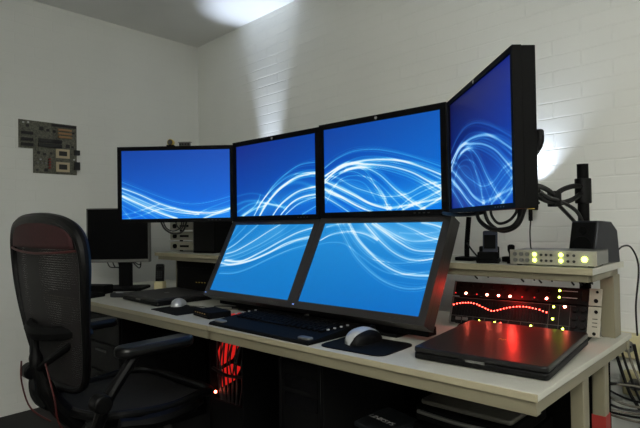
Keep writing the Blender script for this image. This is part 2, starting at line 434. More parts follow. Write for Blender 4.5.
def screen_mat():
    m = bpy.data.materials.new('lit lcd picture'); m.use_nodes = True; nt = m.node_tree
    b = nt.nodes['Principled BSDF']; a = nt.nodes.new('ShaderNodeVertexColor'); a.layer_name = 'picture'
    b.inputs['Base Color'].default_value = (.004, .004, .005, 1); b.inputs['Roughness'].default_value = .4; b.inputs['Specular IOR Level'].default_value = .12
    nt.links.new(a.outputs['Color'], b.inputs['Emission Color']); b.inputs['Emission Strength'].default_value = 1.0
    return m
M['screen'] = screen_mat()

def screen(parent, key, grad, tint, gain, mtx, nx=230, ny=144):
    us = np.linspace(0, 1, nx); vs = np.linspace(0, 1, ny)
    U, V = np.meshgrid(us, vs)
    rgb = screen_rgb(U, V, key, grad, tint, gain).reshape(-1, 3)
    verts = [mtx @ Vector(((u-.5)*SW, 0, (v-.5)*SH)) for v in vs for u in us]
    faces = [(j*nx+i, j*nx+i+1, (j+1)*nx+i+1, (j+1)*nx+i) for j in range(ny-1) for i in range(nx-1)]
    me = bpy.data.meshes.new('screen'); me.from_pydata(verts, [], faces); me.update()
    at = me.color_attributes.new('picture', 'FLOAT_COLOR', 'POINT')
    at.data.foreach_set('color', np.concatenate([rgb, np.ones((len(rgb), 1))], 1).astype(np.float32).ravel())
    me.materials.append(M['screen'])
    o = bpy.data.objects.new('screen', me); COL.objects.link(o); o.parent = parent
    return o

def monitor(label, c, yaw, tilt, bez, key, grad, tint, gain, thick=.075, badge_top=True, low=False, logo=True):
    """panel centre c; local frame x right, -y towards the viewer, z up the panel"""
    t = thing('computer_monitor', label, 'monitor', (c[0], c[1], DZ if low else c[2]), R(yaw), 'widescreen monitors showing one blue light-streak picture')
    T = Matrix.Translation((0, 0, c[2]-DZ if low else 0)) @ Matrix.Rotation(-R(tilt), 4, 'X')
    ow, oh = SW+2*bez, SH+2*bez
    bm_ = 'bezelL' if low else 'bezel'
    fr = MB()
    f0, f1 = -.006, .014
    fr.box((0, (f0+f1)/2, SH/2+bez/2), (ow, f1-f0, bez), T).box((0, (f0+f1)/2, -SH/2-bez/2), (ow, f1-f0, bez), T)
    fr.box((-SW/2-bez/2, (f0+f1)/2, 0), (bez, f1-f0, SH), T).box((SW/2+bez/2, (f0+f1)/2, 0), (bez, f1-f0, SH), T)
    fr.build('bezel', bm_, t)
    body = MB().box((0, f1+(thick*.72-f1)/2, 0), (ow-.001, thick*.72-f1, oh-.001), T)
    hou = body.build('housing', bm_, t, bevel=.002)
    bk = MB()
    tw, th = ow*.7, oh*.66
    y0, y1 = thick*.72, thick
    vs = [(-ow/2+.02, y0, -oh/2+.02), (ow/2-.02, y0, -oh/2+.02), (ow/2-.02, y0, oh/2-.02), (-ow/2+.02, y0, oh/2-.02), (-tw/2, y1, -th/2), (tw/2, y1, -th/2), (tw/2, y1, th/2), (-tw/2, y1, th/2)]
    bk.add(vs, [(0,3,2,1), (4,5,6,7), (0,1,5,4), (1,2,6,5), (2,3,7,6), (3,0,4,7)], T)
    bk.build('rear_cover', 'matte', t, bevel=.003)
    vt = MB()
    for k in range(14): vt.box((0, thick+.0005, -th/2+.02+k*th/15), (tw*.6, .002, .005), T)
    vt.build('vent', 'black', t)
    screen(t, key, grad, tint, gain, T)
    if logo:
        z = (SH/2+bez/2) if badge_top else -(SH/2+bez/2)
        bd = MB().cyl((0, f0-.0008, z), (0, f0+.001, z), .0065, m=T).build('badge', 'alud', t)
        text_mesh('badge_lettering', 'hp', .009, 'text', bd, T @ Matrix.Translation((0, f0-.0012, z+(.0 if 1 else 0))) @ Matrix.Rotation(R(90), 4, 'X'))
    for k in range(4):
        MB().box((ow*.28+k*.018, f0-.0006, -SH/2-bez/2), (.008, .0015, .003), T).build('button', 'dark_alu', t)
    if low:
        # stand: base plate on the desk and an upright neck behind the panel
        MB().box((0, .07, .006), (.30, .22, .012)).build('stand_base', 'matte', t, bevel=.004)
        h = c[2]-DZ
        MB().box((0, .075, h*.42), (.09, .03, h*.8), rot=(R(-8), 0, 0)).build('stand_neck', 'matte', t, bevel=.004)
        MB().box((-ow/2+.012, f0-.0008, -SH/2-bez/2), (.008, .0016, .003), T).build('power_led', 'led_b', t)
        MB().box((0, .0, .028), (ow*.9, .05, .028)).build('cable_tray', 'matte', t, bevel=.004)
    return t, T
BL = (62,182,245)
monitor('lit widescreen monitor at the far left of the upper row with a webcam on top', (-.566,.223,1.286), 41.27, 0, .0185, 'M1', [(18,66,160),(22,76,178),(10,104,226),(8,110,232)], (70,180,246), 1, thick=.07, logo=False)
monitor('lit widescreen monitor in the upper row, second from the left, over the left tilted one', (-.069,.396,1.290), -.7, 0, .021, 'M2', [(20,44,136),(6,62,156),(12,88,192),(8,100,214)], BL, 1)
monitor('lit widescreen monitor in the upper row, third from the left, brightest of the wave pictures', (.499,.386,1.294), -.1, 0, .021, 'M3', [(14,64,158),(16,88,182),(6,96,212),(4,116,228)], BL, 1)
m4, T4 = monitor('dark blue lit monitor turned sideways at the right end of the upper row', (.991,.163,1.293), -46.2, .0, .013, 'M4', [(12,14,66),(16,34,124),(6,30,128),(8,76,190)], (58,150,230), .72, thick=.062)
monitor('lower left monitor leaning back on the desk, its lower half plain blue', (-.081,.321,.944), -1.0, 27.5, .027, 'L1', [(26,128,206),(36,142,216),(14,118,196),(8,116,196)], (104,190,244), .9, low=True, badge_top=False, logo=False)
monitor('lower right monitor leaning back on the desk beside the red-lit rack', (.505,.303,.947), 0, 28.5, .027, 'L2', [(36,142,216),(50,152,226),(10,112,190),(6,108,196)], (112,196,248), .9, low=True, badge_top=False, logo=False)

# monitor arms -------------------------------------------------------------
def arm_pole(label, x, y, ztop, z0=DZ, r=.018):
    t = thing('monitor_pole', label, 'monitor pole', (x, y, z0))
    MB().cyl((0,0,.01), (0,0,ztop-z0), r, n=24).build('pole', 'matte', t)
    MB().cyl((0,0,0), (0,0,.014), r*2.4, n=24).build('clamp_base', 'black', t, bevel=.002)
    MB().cyl((0,0,ztop-z0), (0,0,ztop-z0+.004), r*1.02, n=24).build('cap', 'black', t)
    return t
p = arm_pole('thick black vertical pole at the right, behind the desk speaker, open at its top', 1.067, .785, 1.275)
def arm_on(parent, off, pts, wide=.022, collar_z=None):
    g = MB().tube(pts, [wide*.62, wide*.5, wide*.5, wide*.62], 10, smooth=6).build('arm', 'black', parent)
    return g
# articulated arm: pole collar -> elbow -> monitor rear
MB().cyl((0,0,.425), (0,0,.51), .026, n=24).build('collar', 'black', p, bevel=.003)
a = MB()
# upper link drawn as two rails with an opening between them, as on the real arm
E0 = Vector((0,-.02,.470)); E1 = Vector((1.034-1.067,.62-.80,1.158-DZ))
for dz, dx in ((.017, 0), (-.017, 0)):
    a.tube([E0+Vector((0,0,dz*.7)), E0.lerp(E1,.3)+Vector((0,0,dz*1.25)), E0.lerp(E1,.7)+Vector((0,0,dz*1.25)), E1+Vector((0,0,dz*.6))], .0085, 8, smooth=5)
a.build('link', 'black', p)
MB().cyl(tuple(E1-Vector((0,0,.025))), tuple(E1+Vector((0,0,.025))), .021, n=20).build('elbow', 'black', p, bevel=.003)
b_ = MB()
E2 = Vector((1.055-1.067, .40-.80, 1.18-DZ))
for dz in (.014, -.014):
    b_.tube([E1+Vector((0,0,dz*.7)), E1.lerp(E2,.3)+Vector((0,0,dz*1.2)), E1.lerp(E2,.7)+Vector((0,0,dz*1.2)), E2+Vector((0,0,dz*.7))], .008, 8, smooth=5)
b_.build('link', 'black', p)
MB().tube([tuple(E2), (1.065-1.067,.33-.80,1.195-DZ), (1.078-1.067,.28-.80,1.24-DZ), (1.112-1.067,.282-.80,1.29-DZ), (1.114-1.067,.284-.80,1.33-DZ)], [.014,.014,.014,.013,.013], 10, smooth=4).build('head', 'black', p, bevel=.006)
MB().box((1.06-1.067, .231-.80, 1.28-DZ), (.10, .05, .10), rot=(0,0,R(-46.2))).build('mount_plate', 'dark_alu', p, bevel=.002)
MB().tube([(0,-.01,.36), (0,-.08,.40), (-.02,-.16,.43), (-.01,-.30,.44), (0,-.40,.455)], .006, 6, smooth=8).tube([(.0,-.02,.33), (-.01,-.08,.37), (-.03,-.17,.425)], .006, 6, smooth=8).build('cable', 'cable', p)

def hidden_pole(label, x, y, arms):
    t = arm_pole(label, x, y, 1.36)
    for (ex, ey, ez) in arms:
        MB().tube([(0,0,ez-DZ), ((ex-x)*.5, (ey-y)*.5+.02, ez-DZ), (ex-x, ey-y, ez-DZ)], .016, 10, smooth=4).build('arm', 'black', t)
        MB().cyl((0,0,ez-DZ-.03), (0,0,ez-DZ+.03), .025).build('collar', 'black', t)
    return t
hidden_pole('black monitor pole standing behind the two middle monitors of the upper row', .21, .80, [(-.05,.475,1.27), (.47,.465,1.31)])
hidden_pole('black monitor pole standing behind the far left monitor of the upper row', -.52, .80, [(-.60,.31,1.27)])

# ------------------------------------------------------------------ red-lit rack
def rack_unit(name, label, z0, z1, kind):
    # frame: centre (.919,.597,.805), x to the right (5.4 deg yaw), leaning back 25.3 deg
    t = thing(name, label, 'rack unit', (.919, .597, DZ), R(5.4), None)
    T = Matrix.Translation((0, 0, .805-DZ)) @ Matrix.Rotation(-R(25.3), 4, 'X')
    h = z1-z0; zc = (z0+z1)/2
    zl = z0+.001 if z0 > 0 else -.026
    MB().prism([(.003, z0+.001), (.010, z0+.001), (.118, zl), (.118, z1-.001), (.003, z1-.001)], -.2175, .2175, T @ Matrix.Rotation(R(90),4,'Z') @ Matrix.Rotation(R(90),4,'X')).build('case', 'matte', t)
    MB().box((-.017, 0, zc), (.445, .004, h-.003), T).build('front_panel', 'black', t, bevel=.0006)
    e = MB().box((-.2355, -.0005, zc), (.006, .005, h-.001), T); e.build('rack_ear', 'alud', t)
    return t, T
def leds(t, T, pts, r, m, name='led'):
    for x, z in pts:
        MB().add([(r*math.cos(a)*k, y, r*math.sin(a)*k) for k, y in ((1, 0), (.7, -.0022)) for a in [2*math.pi*j/10 for j in range(10)]],
                 [tuple(range(9, -1, -1)), tuple(range(10, 20))]+[(j, (j+1) % 10, (j+1) % 10+10, j+10) for j in range(10)], T @ Matrix.Translation((x, -.003, z))).build(name, m, t)
ru, T = rack_unit('rack_processor', 'black rack unit with a row of glowing red lamps, upper one under the shelf', .020, .076, 0)
leds(ru, T, [(-.191,.031),(-.115,.031),(-.075,.031),(-.036,.031),(.081,.033)], .0042, 'led_R')
leds(ru, T, [(-.229,.030),(-.151,.030),(.004,.032),(.043,.033)], .0025, 'led_rd')
leds(ru, T, [(.119,.062),(.119,.040)], .0035, 'led_g')
MB().box((.2235, -.0015, .048), (.036, .005, .055), T).build('silver_ear', 'alu', ru, bevel=.001)
MB().box((.196, -.004, .049), (.020, .004, .036), T).build('meter', 'gloss', ru)
for k in range(9): MB().cyl((-.21+k*.037, -.003, .058), (-.21+k*.037, -.012, .058), .006, m=T, n=14).build('knob', 'matte', ru)
MB().cyl((.228,-.004,.064), (.228,-.007,.064), .004, m=T).build('screw', 'matte', ru); MB().cyl((.226,-.004,.035), (.226,-.009,.035), .006, m=T).build('screw', 'matte', ru)
MB().box((.15, -.0032, .062), (.045, .001, .002), T).box((.15, -.0032, .040), (.045, .001, .002), T).build('printed_line', 'text', ru)

rq, T = rack_unit('rack_equaliser', 'graphic equaliser whose red lamps trace a wave, lower rack unit behind the laptop', -.078, .018, 0)
curve = [(-.233,-.014),(-.222,-.010),(-.211,-.007),(-.201,-.005),(-.191,-.004),(-.181,-.003),(-.171,-.003),(-.161,-.004),(-.15,-.006),(-.14,-.010),(-.129,-.014),(-.118,-.018),(-.108,-.022),(-.097,-.025),(-.087,-.024),(-.076,-.021),(-.066,-.017),(-.056,-.013),(-.046,-.010),(-.036,-.007),(-.025,-.005),(-.014,-.003),(-.004,-.002),(.007,-.001),(.017,-.001),(.027,-.002),(.037,-.003),(.048,-.005),(.059,-.007),(.070,-.010),(.081,-.013)]
leds(rq, T, [(x+.004, z) for x, z in curve], .0022, 'led_r')
sl = MB()
for k in range(31): sl.box((-.229+k*.0104, -.0025, -.022), (.0018, .002, .056), T)
sl.build('fader_slot', 'glass', rq)
leds(rq, T, [(-.13,-.064),(.041,-.063),(.105,.007),(.105,-.033),(.137,-.062)], .0036, 'led_g')
leds(rq, T, [(-.076,-.063)], .003, 'led_g')
leds(rq, T, [(-.056,-.064)], .003, 'led_r'); leds(rq, T, [(.138,.010)], .0042, 'led_R')
MB().box((.2235, -.0015, -.030), (.036, .005, .094), T).build('silver_ear', 'alu', rq, bevel=.001)
for k in range(3):
    for i in range(2):
        kb_ = MB().cyl((.168+i*.025, -.002, .002-k*.026), (.168+i*.025, -.013, .002-k*.026), .009, m=T, n=18).build('knob', 'black', rq, bevel=.001)
gr = MB()
for x in (.092, .123, .155): gr.box((x, -.0032, -.030), (.0012, .001, .092), T)
gr.box((-.03, -.0032, .014), (.40, .001, .0012), T).box((-.03, -.0032, -.052), (.40, .001, .0012), T)
for k in range(9): gr.box((-.232+k*.04, -.0032, -.065), (.0012, .001, .024), T)
gr.build('printed_line', 'box_grey', rq)
MB().box((-.205, -.004, -.062), (.018, .004, .010), T).box((-.180, -.004, -.062), (.018, .004, .010), T).build('button', 'alud', rq)
MB().cyl((.228,-.004,.0), (.228,-.009,.0), .005, m=T).build('screw', 'matte', rq); MB().cyl((.226,-.004,-.068), (.226,-.007,-.068), .005, m=T).build('screw', 'matte', rq)
for k in range(3): MB().box((.226, -.0045, -.022-k*.012), (.014, .001, .002), T).build('printed_mark', 'matte', rq)
# cradle holding both units
t = thing('rack_cradle', 'low black cradle tilting the two rack units back', 'rack', (.919, .597, DZ), R(5.4))
for s in (-1, 1): MB().prism([(-.045,.0),(.13,.0),(.13,.006),(-.02,.0075)], -.008, .008, Matrix.Translation((s*.20, .0, 0)) @ Matrix.Rotation(R(90),4,'Y') @ Matrix.Rotation(R(90),4,'Z')).build('side_plate', 'matte', t)
MB().box((0, .05, .0035), (.38, .12, .006)).build('base', 'matte', t)
gl = bpy.data.lights.new('red_rack_fill', 'POINT'); gl.energy = .42; gl.color = (1, .03, .02); gl.shadow_soft_size = .012  # added red fill; the rack leds alone light their neighbours too weakly
go_ = bpy.data.objects.new('red_rack_fill', gl); COL.objects.link(go_); go_.parent = ru; go_.location = T @ Vector((-.02, -.050, .030))
# patch leads looping from the top of the rack under the shelf
for i, (x, l) in enumerate(((.735, 0), (.905, 1), (.965, 2), (1.068, 3), (1.092, 4))):
    tag(MB().tube([(x, .665, .880), (x-.002, .650, .893), (x+.004, .655, .910), (x+.012, .69, .916), (x+.016, .72, .88)], .003, 6, smooth=6).build('patch_lead', 'cable', None),
        ['short black lead looping over the left end of the rack', 'second short black lead from the left over the rack', 'short black lead at the middle of the rack top', 'black lead right of middle on the rack top', 'black lead nearest the silver end of the rack top'][i], 'cable', 'patch leads over the rack')

# ------------------------------------------------------------------ audio interface on shelf
t = thing('audio_interface', 'slim silver audio interface with five green lamps on the right shelf', 'audio interface', (1.070, .53, .955), R(3))
MB().box((0, 0, .0255), (.238, .15, .041)).build('case', 'alud', t, bevel=.002)
MB().box((0, -.0765, .0255), (.242, .004, .043)).build('front_panel', 'alu', t, bevel=.001)
for sx in (-1,1):
    for sy in (-1,1): MB().cyl((sx*.10, sy*.055, .0), (sx*.10, sy*.055, .006), .008).build('foot', 'matte', t)
FT = Matrix.Translation((0, -.078, .0255))
leds(t, FT, [(-.047,.009),(-.047,-.008),(.027,.009),(.027,-.008)], .0062, 'led_G', 'lamp')
leds(t, FT, [(.090,-.002)], .0085, 'led_G', 'lamp')
for x in (-.104, -.086, -.068): 
    for z in (.009, -.009): MB().cyl((x, 0, z), (x, -.006, z), .0062, m=FT, n=14).build('knob', 'alud', t)
for x in (-.028, -.014, .0, .046, .062): 
    for z in (.008, -.009): MB().cyl((x, 0, z), (x, -.003, z), .004, m=FT, n=12).build('knob', 'dark_alu', t)

# ------------------------------------------------------------------ desktop speaker
t = thing('desktop_speaker', 'black wedge-shaped desktop speaker at the right end of the shelf', 'speaker', (1.128, .660, .955), R(-18))
sp = MB(); 
prof = [(-.062,0),(.072,0),(.060,.10),(.030,.128),(-.035,.132)]   # side outline, front leaning back
sp.prism([(y, z) for y, z in prof], -.045, .045, Matrix.Rotation(R(90),4,'Z') @ Matrix.Rotation(R(90),4,'X'))
sp.build('case', 'speaker', t, bevel=.004)
FT = Matrix.Translation((0, -.0495, .066)) @ Matrix.Rotation(-R(11.5), 4, 'X')
MB().box((0, -.002, 0), (.082, .004, .122), FT).build('front_baffle', 'black', t, bevel=.001)
MB().cyl((0,-.003,-.018), (0,-.007,-.018), .036, .034, n=28, m=FT).build('woofer', 'matte', t)
MB().cyl((0,-.003,.036), (0,-.007,.036), .014, .012, n=20, m=FT).build('tweeter', 'matte', t)

# phone in cradle, handset, small black things on the shelf
t = thing('phone', 'dark blue mobile phone standing upright in a black cradle on the shelf', 'phone', (.868, .49, .973), R(20))
MB().prism(rrect(.046, .085, .006), -.006, .006, Matrix.Translation((0, .012, .043)) @ Matrix.Rotation(R(78),4,'X')).build('body', 'navy', t, bevel=.001)
MB().box((0, -.0015, .050), (.036, .001, .045), rot=(R(-12),0,0)).build('display', 'glass', t)
t = thing('phone_cradle', 'black charging cradle under the upright blue phone', 'cradle', (.862, .49, .955), R(20))
MB().prism([(-.036,-.030),(.036,-.030),(.036,.035),(-.036,.035)], 0, .014).build('base', 'matte', t, bevel=.004)
MB().box((0, -.020, .022), (.064, .016, .03)).box((0, .030, .03), (.064, .012, .045)).build('holder', 'matte', t, bevel=.005)
t = thing('handset', 'short black upright handset stub at the left end of the silver interface', 'handset', (.934, .50, .955))
MB().lathe([(.014,0),(.014,.006),(.007,.012),(.007,.03),(.011,.042),(.011,.056),(.006,.060)], 16).build('body', 'matte', t)
tag(MB().prism(rrect(.05,.035,.01), .955, .972, Matrix.Translation((.905,.56,0))).build('adapter', 'matte', None, bevel=.003), 'flat black adapter lying between the phone cradle and the handset', 'adapter')
t = thing('bracket_stand', 'slim black bracket stand on the shelf at the edge of the lower right monitor', 'stand', (.755, .55, .955))
MB().prism(rrect(.07,.06,.012), 0, .012).build('base', 'matte', t, bevel=.003)
MB().tube([(0,0,.01),(-.004,.01,.06),(0,.02,.15)], .009, 8, smooth=4).build('post', 'matte', t)
MB().tube([(0,0,.06),(.03,-.01,.03),(.055,-.01,.006),(.075,-.01,.004)], .003, 6, smooth=6).build('cable', 'cable', t)

# hanging cable loops under right-hand monitor
loops = [([(0.920,.30,1.135),(0.925,.30,1.097),(0.965,.30,1.069),(1.020,.30,1.073),(1.047,.30,1.105),(1.055,.29,1.135)], .0055),
         ([(0.935,.31,1.135),(0.950,.31,1.088),(0.990,.31,1.062),(1.035,.31,1.078),(1.060,.30,1.122),(1.065,.30,1.140)], .0055),
         ([(0.965,.29,1.135),(0.970,.29,1.105),(0.990,.29,1.084),(1.020,.29,1.092),(1.040,.29,1.114),(1.045,.28,1.135)], .004),
         ([(0.905,.32,1.131),(0.915,.32,1.092),(0.950,.32,1.066),(0.995,.32,1.066),(1.03,.32,1.09),(1.04,.31,1.137)], .0035)]
for i, (pt, r) in enumerate(loops):
    tag(MB().tube(pt, r, 8, smooth=8).build('cable_loop', 'cable', None), ['black cable sagging in a wide loop under the sideways monitor', 'outermost black cable loop under the sideways monitor, hanging lowest', 'small inner black cable loop under the sideways monitor', 'thin open black cable left of the loops under the sideways monitor'][i], 'cable', 'cable loops under the sideways monitor')
tag(MB().tube([(.77,.37,1.118),(.83,.33,1.112),(.90,.31,1.112),(.94,.31,1.118)], .006, 8, smooth=6).build('cable_run', 'cable', None), 'thick black cable running level just below the sideways monitor', 'cable')
t = thing('plug_cable', 'thin black cable with a plug dropping straight from the sideways monitor to the interface', 'cable', (1.06, .34, 1.09))
MB().cyl((0,0,.0), (0,0,.032), .0055, n=12).build('plug', 'matte', t)
MB().tube([(0,0,0), (-.030,.07,-.032), (-.062,.155,-.080), (-.075,.20,-.092)], .0022, 6, smooth=6).build('wire', 'cable', t)
MB().box((0,0,.034), (.02,.01,.003)).build('tab', 'amber', t)

# ------------------------------------------------------------------ laptops
def laptop(label, c, rz, wd, dp, lidm, mark, tilt=0.):
    lift = dp*.46*math.sin(R(tilt))
    t = thing('laptop', label, 'laptop', (c[0], c[1], DZ+lift), 0, 'closed laptops on the desk')
    t.rotation_euler = (R(tilt), 0, R(rz))
    MB().prism([(x, y) for x, y in rrect(wd, dp, .012)], .003, .019).build('base', 'black', t, bevel=.003)
    MB().prism([(x, y) for x, y in rrect(wd, dp, .012)], .0205, .035).build('lid', lidm, t, bevel=.004, seg=3)
    for sx in (-1, 1): MB().cyl((sx*wd*.36-.02, dp/2-.003, .0195), (sx*wd*.36+.02, dp/2-.003, .0195), .006).build('hinge', 'matte', t)
    MB().box((0, -dp/2+.0, .0195), (.05, .004, .006)).build('latch', 'alud', t)
    for sx in (-1, 1):
        for sy in (-1, 1): MB().cyl((sx*wd*.42, sy*dp*.40, -(lift+dp*.40*math.sin(R(tilt)) if sy > 0 else max(0, lift-dp*.40*math.sin(R(tilt))))), (sx*wd*.42, sy*dp*.40, .004), .007, n=12).build('foot', 'matte', t)
    if mark == 'round':
        MB().cyl((0, 0, .035), (0, 0, .0356), .013).build('emblem', 'alud', t)
    else:
        text_mesh('emblem', 'hp', .022, 'gold', t, Matrix.Translation((0, 0, .0354)))
    return t
laptop('large closed graphite laptop on the right of the desk reflecting red and green lamps', (1.000, .278), 3.0, .352, .372, 'lid', 'text', 2.6)
laptop('closed dull black laptop on the left part of the desk beside the tilted monitor', (-.735, .27), -3, .37, .30, 'lidL', 'round')

# ------------------------------------------------------------------ keyboard
t = thing('keyboard', 'wide black keyboard with silver palm-rest ends in front of the tilted monitors', 'keyboard', (.245, .135, DZ), R(-1))
kw = .53
T = Matrix.Rotation(R(90),4,'Z') @ Matrix.Rotation(R(90),4,'X')
MB().prism([(-.125,0),(.135,0),(.135,.026),(.125,.030),(-.055,.016),(-.118,.010)], -kw/2, kw/2, T).build('base', 'matte', t, bevel=.003)
kx = MB()
rows = [(.105,20),(.078,20),(.060,20),(.042,19),(.024,19),(.006,17)]
for ry, n in rows:
    for k in range(n):
        if n == 17 and 5 < k < 10: continue
        x = -kw/2+.035+(k+.5)*(kw-.07)/n
        z = .0175+(ry+.055)/.18*.0135
        kx.box((x, ry-.02, z), (.0155 if n < 21 else .012, .0155, .007), rot=(R(4.5),0,0))
kx.box((-.02, -.014, .0205), (.11, .0155, .007), rot=(R(4.5),0,0))
kx.build('keys', 'matte', t, smooth=False)
for sx, nm in ((-1, 0), (1, 0)):
    MB().prism(rrect(.055, .028, .012), .010, .018, Matrix.Translation((sx*(kw/2-.04), -.095, 0))).build('palm_rest_end', 'alud', t, bevel=.003)['label'] = 'silver palm rest end'
for sx in (-1, 1):
    for k in range(4):
        MB().cyl((sx*(kw/2-.022+(0 if sx > 0 else -.0)), -.01+k*.032, .027), (sx*(kw/2-.022), -.01+k*.032, .031), .005, n=12).build('media_button', 'silver', t)
# ------------------------------------------------------------------ mice and pads
def mouse(label, c, rz, sc, m1, m2):
    t = thing('computer_mouse', label, 'mouse', c, R(rz), 'computer mice')
    L_, W_, H_ = .118*sc, .068*sc, .040*sc
    nu, nv = 18, 20
    def shape(mb, x0, x1, grow):
        vs = []; 
        for i in range(nu+1):
            a = -1+2*i/nu
            for j in range(nv+1):
                th = math.pi*j/nv
                yy = a
                prof = math.sqrt(max(0, 1-abs(yy)**2.4))
                wx = math.cos(th); hz = math.sin(th)
                waist = 1-.12*math.exp(-((yy-.1)/.3)**2)
                hump = 1.0-.30*max(0, yy)**1.3
                vs.append((max(x0, min(x1, wx))*W_/2*prof**.7*waist*grow, yy*L_/2*grow, max(0, hz)**.75*H_*prof**.8*hump*grow))
        fs = [(i*(nv+1)+j, i*(nv+1)+j+1, (i+1)*(nv+1)+j+1, (i+1)*(nv+1)+j) for i in range(nu) for j in range(nv)]
        return mb.add(vs, fs)
    shape(MB(), -1, 1, 1).build('shell', m2, t)
    shape(MB(), -.93, .60, 1.012).build('top_cover', m1, t)
    MB().cyl((-.003*sc, L_*.30, H_*.72), (.003*sc, L_*.30, H_*.72), .011*sc, n=18).build('scroll_wheel', 'matte', t)
    MB().box((0, L_*.40, H_*.50), (.0012, L_*.15, .002)).build('button_gap', 'matte', t)
    MB().cyl((0, L_*.45, .004), (0, L_*.56, .004), .003, n=10).build('cord_stub', 'cable', t)
    return t
def pad(label, pts, z=DZ):
    o = MB().prism(pts, z+.0002, z+.0032).build('mouse_pad', 'matte', None, bevel=.0008)
    return tag(o, label, 'mouse pad')
def rr_at(cx, cy, w_, h_, r_, rz):
    c, s = math.cos(R(rz)), math.sin(R(rz))
    return [(cx+x*c-y*s, cy+x*s+y*c) for x, y in rrect(w_, h_, r_)]
pad('black rounded mouse pad under the silver mouse, right of the keyboard', rr_at(.640, .125, .235, .19, .035, 3))
tag(MB().box((.665, .040, DZ+.0034), (.035, .007, .0006), rot=(0,0,R(3))).build('pad_logo', 'text', None), 'tiny pale maker mark on the front edge of the right mouse pad', 'marking') if False else None
mouse('silver and black mouse on the black pad in front of the tilted monitor', (.610, .150, DZ+.0033), -4, 1.15, 'silver', 'black')
pad('black mouse pad on the left part of the desk, under the paler mouse', rr_at(-.395, .135, .24, .17, .01, -4))
mouse('pale silver mouse on the left pad in front of the dull black laptop', (-.50, .19, DZ+.0033), 35, .85, 'silver', 'silver')
t = thing('card_reader', 'small black box with gold contacts, between the left mouse and the keyboard', 'card reader', (-.165, .135, DZ), R(-8))
MB().box((0,0,.0125), (.14,.10,.025)).build('case', 'matte', t, bevel=.003)
for k in range(5): MB().box((-.045+k*.02, -.0505, .018), (.010,.001,.004)).build('contact', 'gold', t)
MB().box((0, -.0505, .009), (.11, .001, .004)).build('slot', 'glass', t)
t = thing('marker_pen', 'bright red marker lying left of the keyboard', 'pen', (-.065, .225, DZ+.006), R(62))
MB().cyl((-.055,0,0), (.03,0,0), .006, n=14).build('barrel', 'redp', t); MB().cyl((.031,0,0), (.058,0,0), .0068, .0055, n=14).build('cap', 'redp', t)
tag(MB().prism([(-.13,.17),(-.02,.19),(-.05,.33),(-.16,.31)], DZ+.0002, DZ+.0008).build('paper_sheet', 'text', None), 'sheet of white paper partly under the left tilted monitor', 'paper')
for i, pt in enumerate(([(-.44,.21,.725),(-.36,.23,.726),(-.30,.22,.7245),(-.22,.26,.7245),(-.12,.33,.726)], [(-.30,.24,.7245),(-.34,.28,.7245),(-.28,.32,.7245),(-.20,.30,.7245),(-.25,.25,.7245)])):
    tag(MB().tube(pt, .0022, 6, smooth=8).build('thin_cord', 'cablew' if i == 0 else 'cable', None), ['thin pale cord trailing from the left mouse', 'thin black cord curled behind the left mouse pad'][i], 'cable')
tag(MB().tube([(.60,.215,.7265),(.59,.28,.724),(.62,.32,.724),(.68,.33,.724)], .0022, 6, smooth=8).build('thin_cord', 'cable', None), 'thin black cord behind the mouse on the right pad', 'cable')
tag(MB().tube([(.80,.40,.726),(.79,.33,.726),(.815,.27,.726),(.80,.30,.733),(.775,.36,.726),(.79,.44,.726),(.80,.50,.73)], .004, 6, smooth=8).build('power_lead', 'cable', None), 'black power lead curled between the tilted monitor and the big laptop', 'cable')

# ------------------------------------------------------------------ far monitor
t = thing('office_monitor', 'switched-off silver-edged monitor in the far corner, left of the lit ones', 'monitor', (-1.328, .308, DZ), R(42))
MB().box((0, .012, .318), (.372, .03, .317)).build('housing', 'alud', t, bevel=.004)
MB().box((0, -.0045, .324), (.352, .004, .292)).build('bezel', 'matte', t)
MB().box((0, -.0072, .326), (.338, .001, .276)).build('screen', 'glass', t)
MB().box((0, .045, .32), (.26, .04, .22)).build('rear_cover', 'matte', t, bevel=.01)
MB().box((0.02, .06, .11), (.075, .03, .20)).build('stand_neck', 'matte', t, bevel=.004)
MB().prism(rrect(.27, .20, .03), 0.0, .016, Matrix.Translation((.02,.02,0))).build('stand_base', 'matte', t, bevel=.004)
for k in range(3): MB().tube([(-.10+k*.03,.06,.20), (-.08+k*.03,.07,.13), (-.02,.07,.12), (.02,.07,.06)], .0035, 6, smooth=6).build('cable', 'cable', t)
for k in range(2): MB().tube([(.05,.06,.17), (.10,.06,.12+k*.02), (.11,.06,.16), (.09,.06,.20)], .0035, 6, smooth=6).build('cable', 'cable', t)
t = thing('docking_station', 'low black docking box in front of the switched-off monitor', 'docking station', (-1.30, .14, DZ), R(30))
MB().box((0,0,.024), (.21,.09,.048)).build('case', 'matte', t, bevel=.005)
MB().box((0,-.0455,.03), (.14,.001,.012)).build('slot', 'glass', t)
t = thing('handheld_scanner', 'small dark oblong gadget beside the low black docking box, glinting silver', 'gadget', (-1.03, .17, DZ), R(30))
MB().prism(rrect(.10,.055,.02), 0, .022).build('body', 'slate', t, bevel=.005)
MB().prism(rrect(.04,.03,.01), .022, .025).build('top_plate', 'silver', t)
t = thing('keyboard', 'thin black keyboard at the far left end of the desk beside the chair', 'keyboard', (-1.28, .045, DZ), R(12))
MB().box((0,0,.009), (.36,.10,.018)).build('base', 'matte', t, bevel=.003)
kx = MB()
for r_ in range(4):
    for k in range(16): kx.box((-.165+k*.022, -.036+r_*.022, .020), (.017,.017,.005))
kx.build('keys', 'black', t, smooth=False)
t = thing('cordless_phone', 'small black cordless phone upright in a pale base against the wall', 'phone', (-1.145, .47, DZ), R(40))
MB().box((0,0,.024), (.055,.06,.048)).build('charging_base', 'socketw', t, bevel=.006)['label'] = 'pale base'
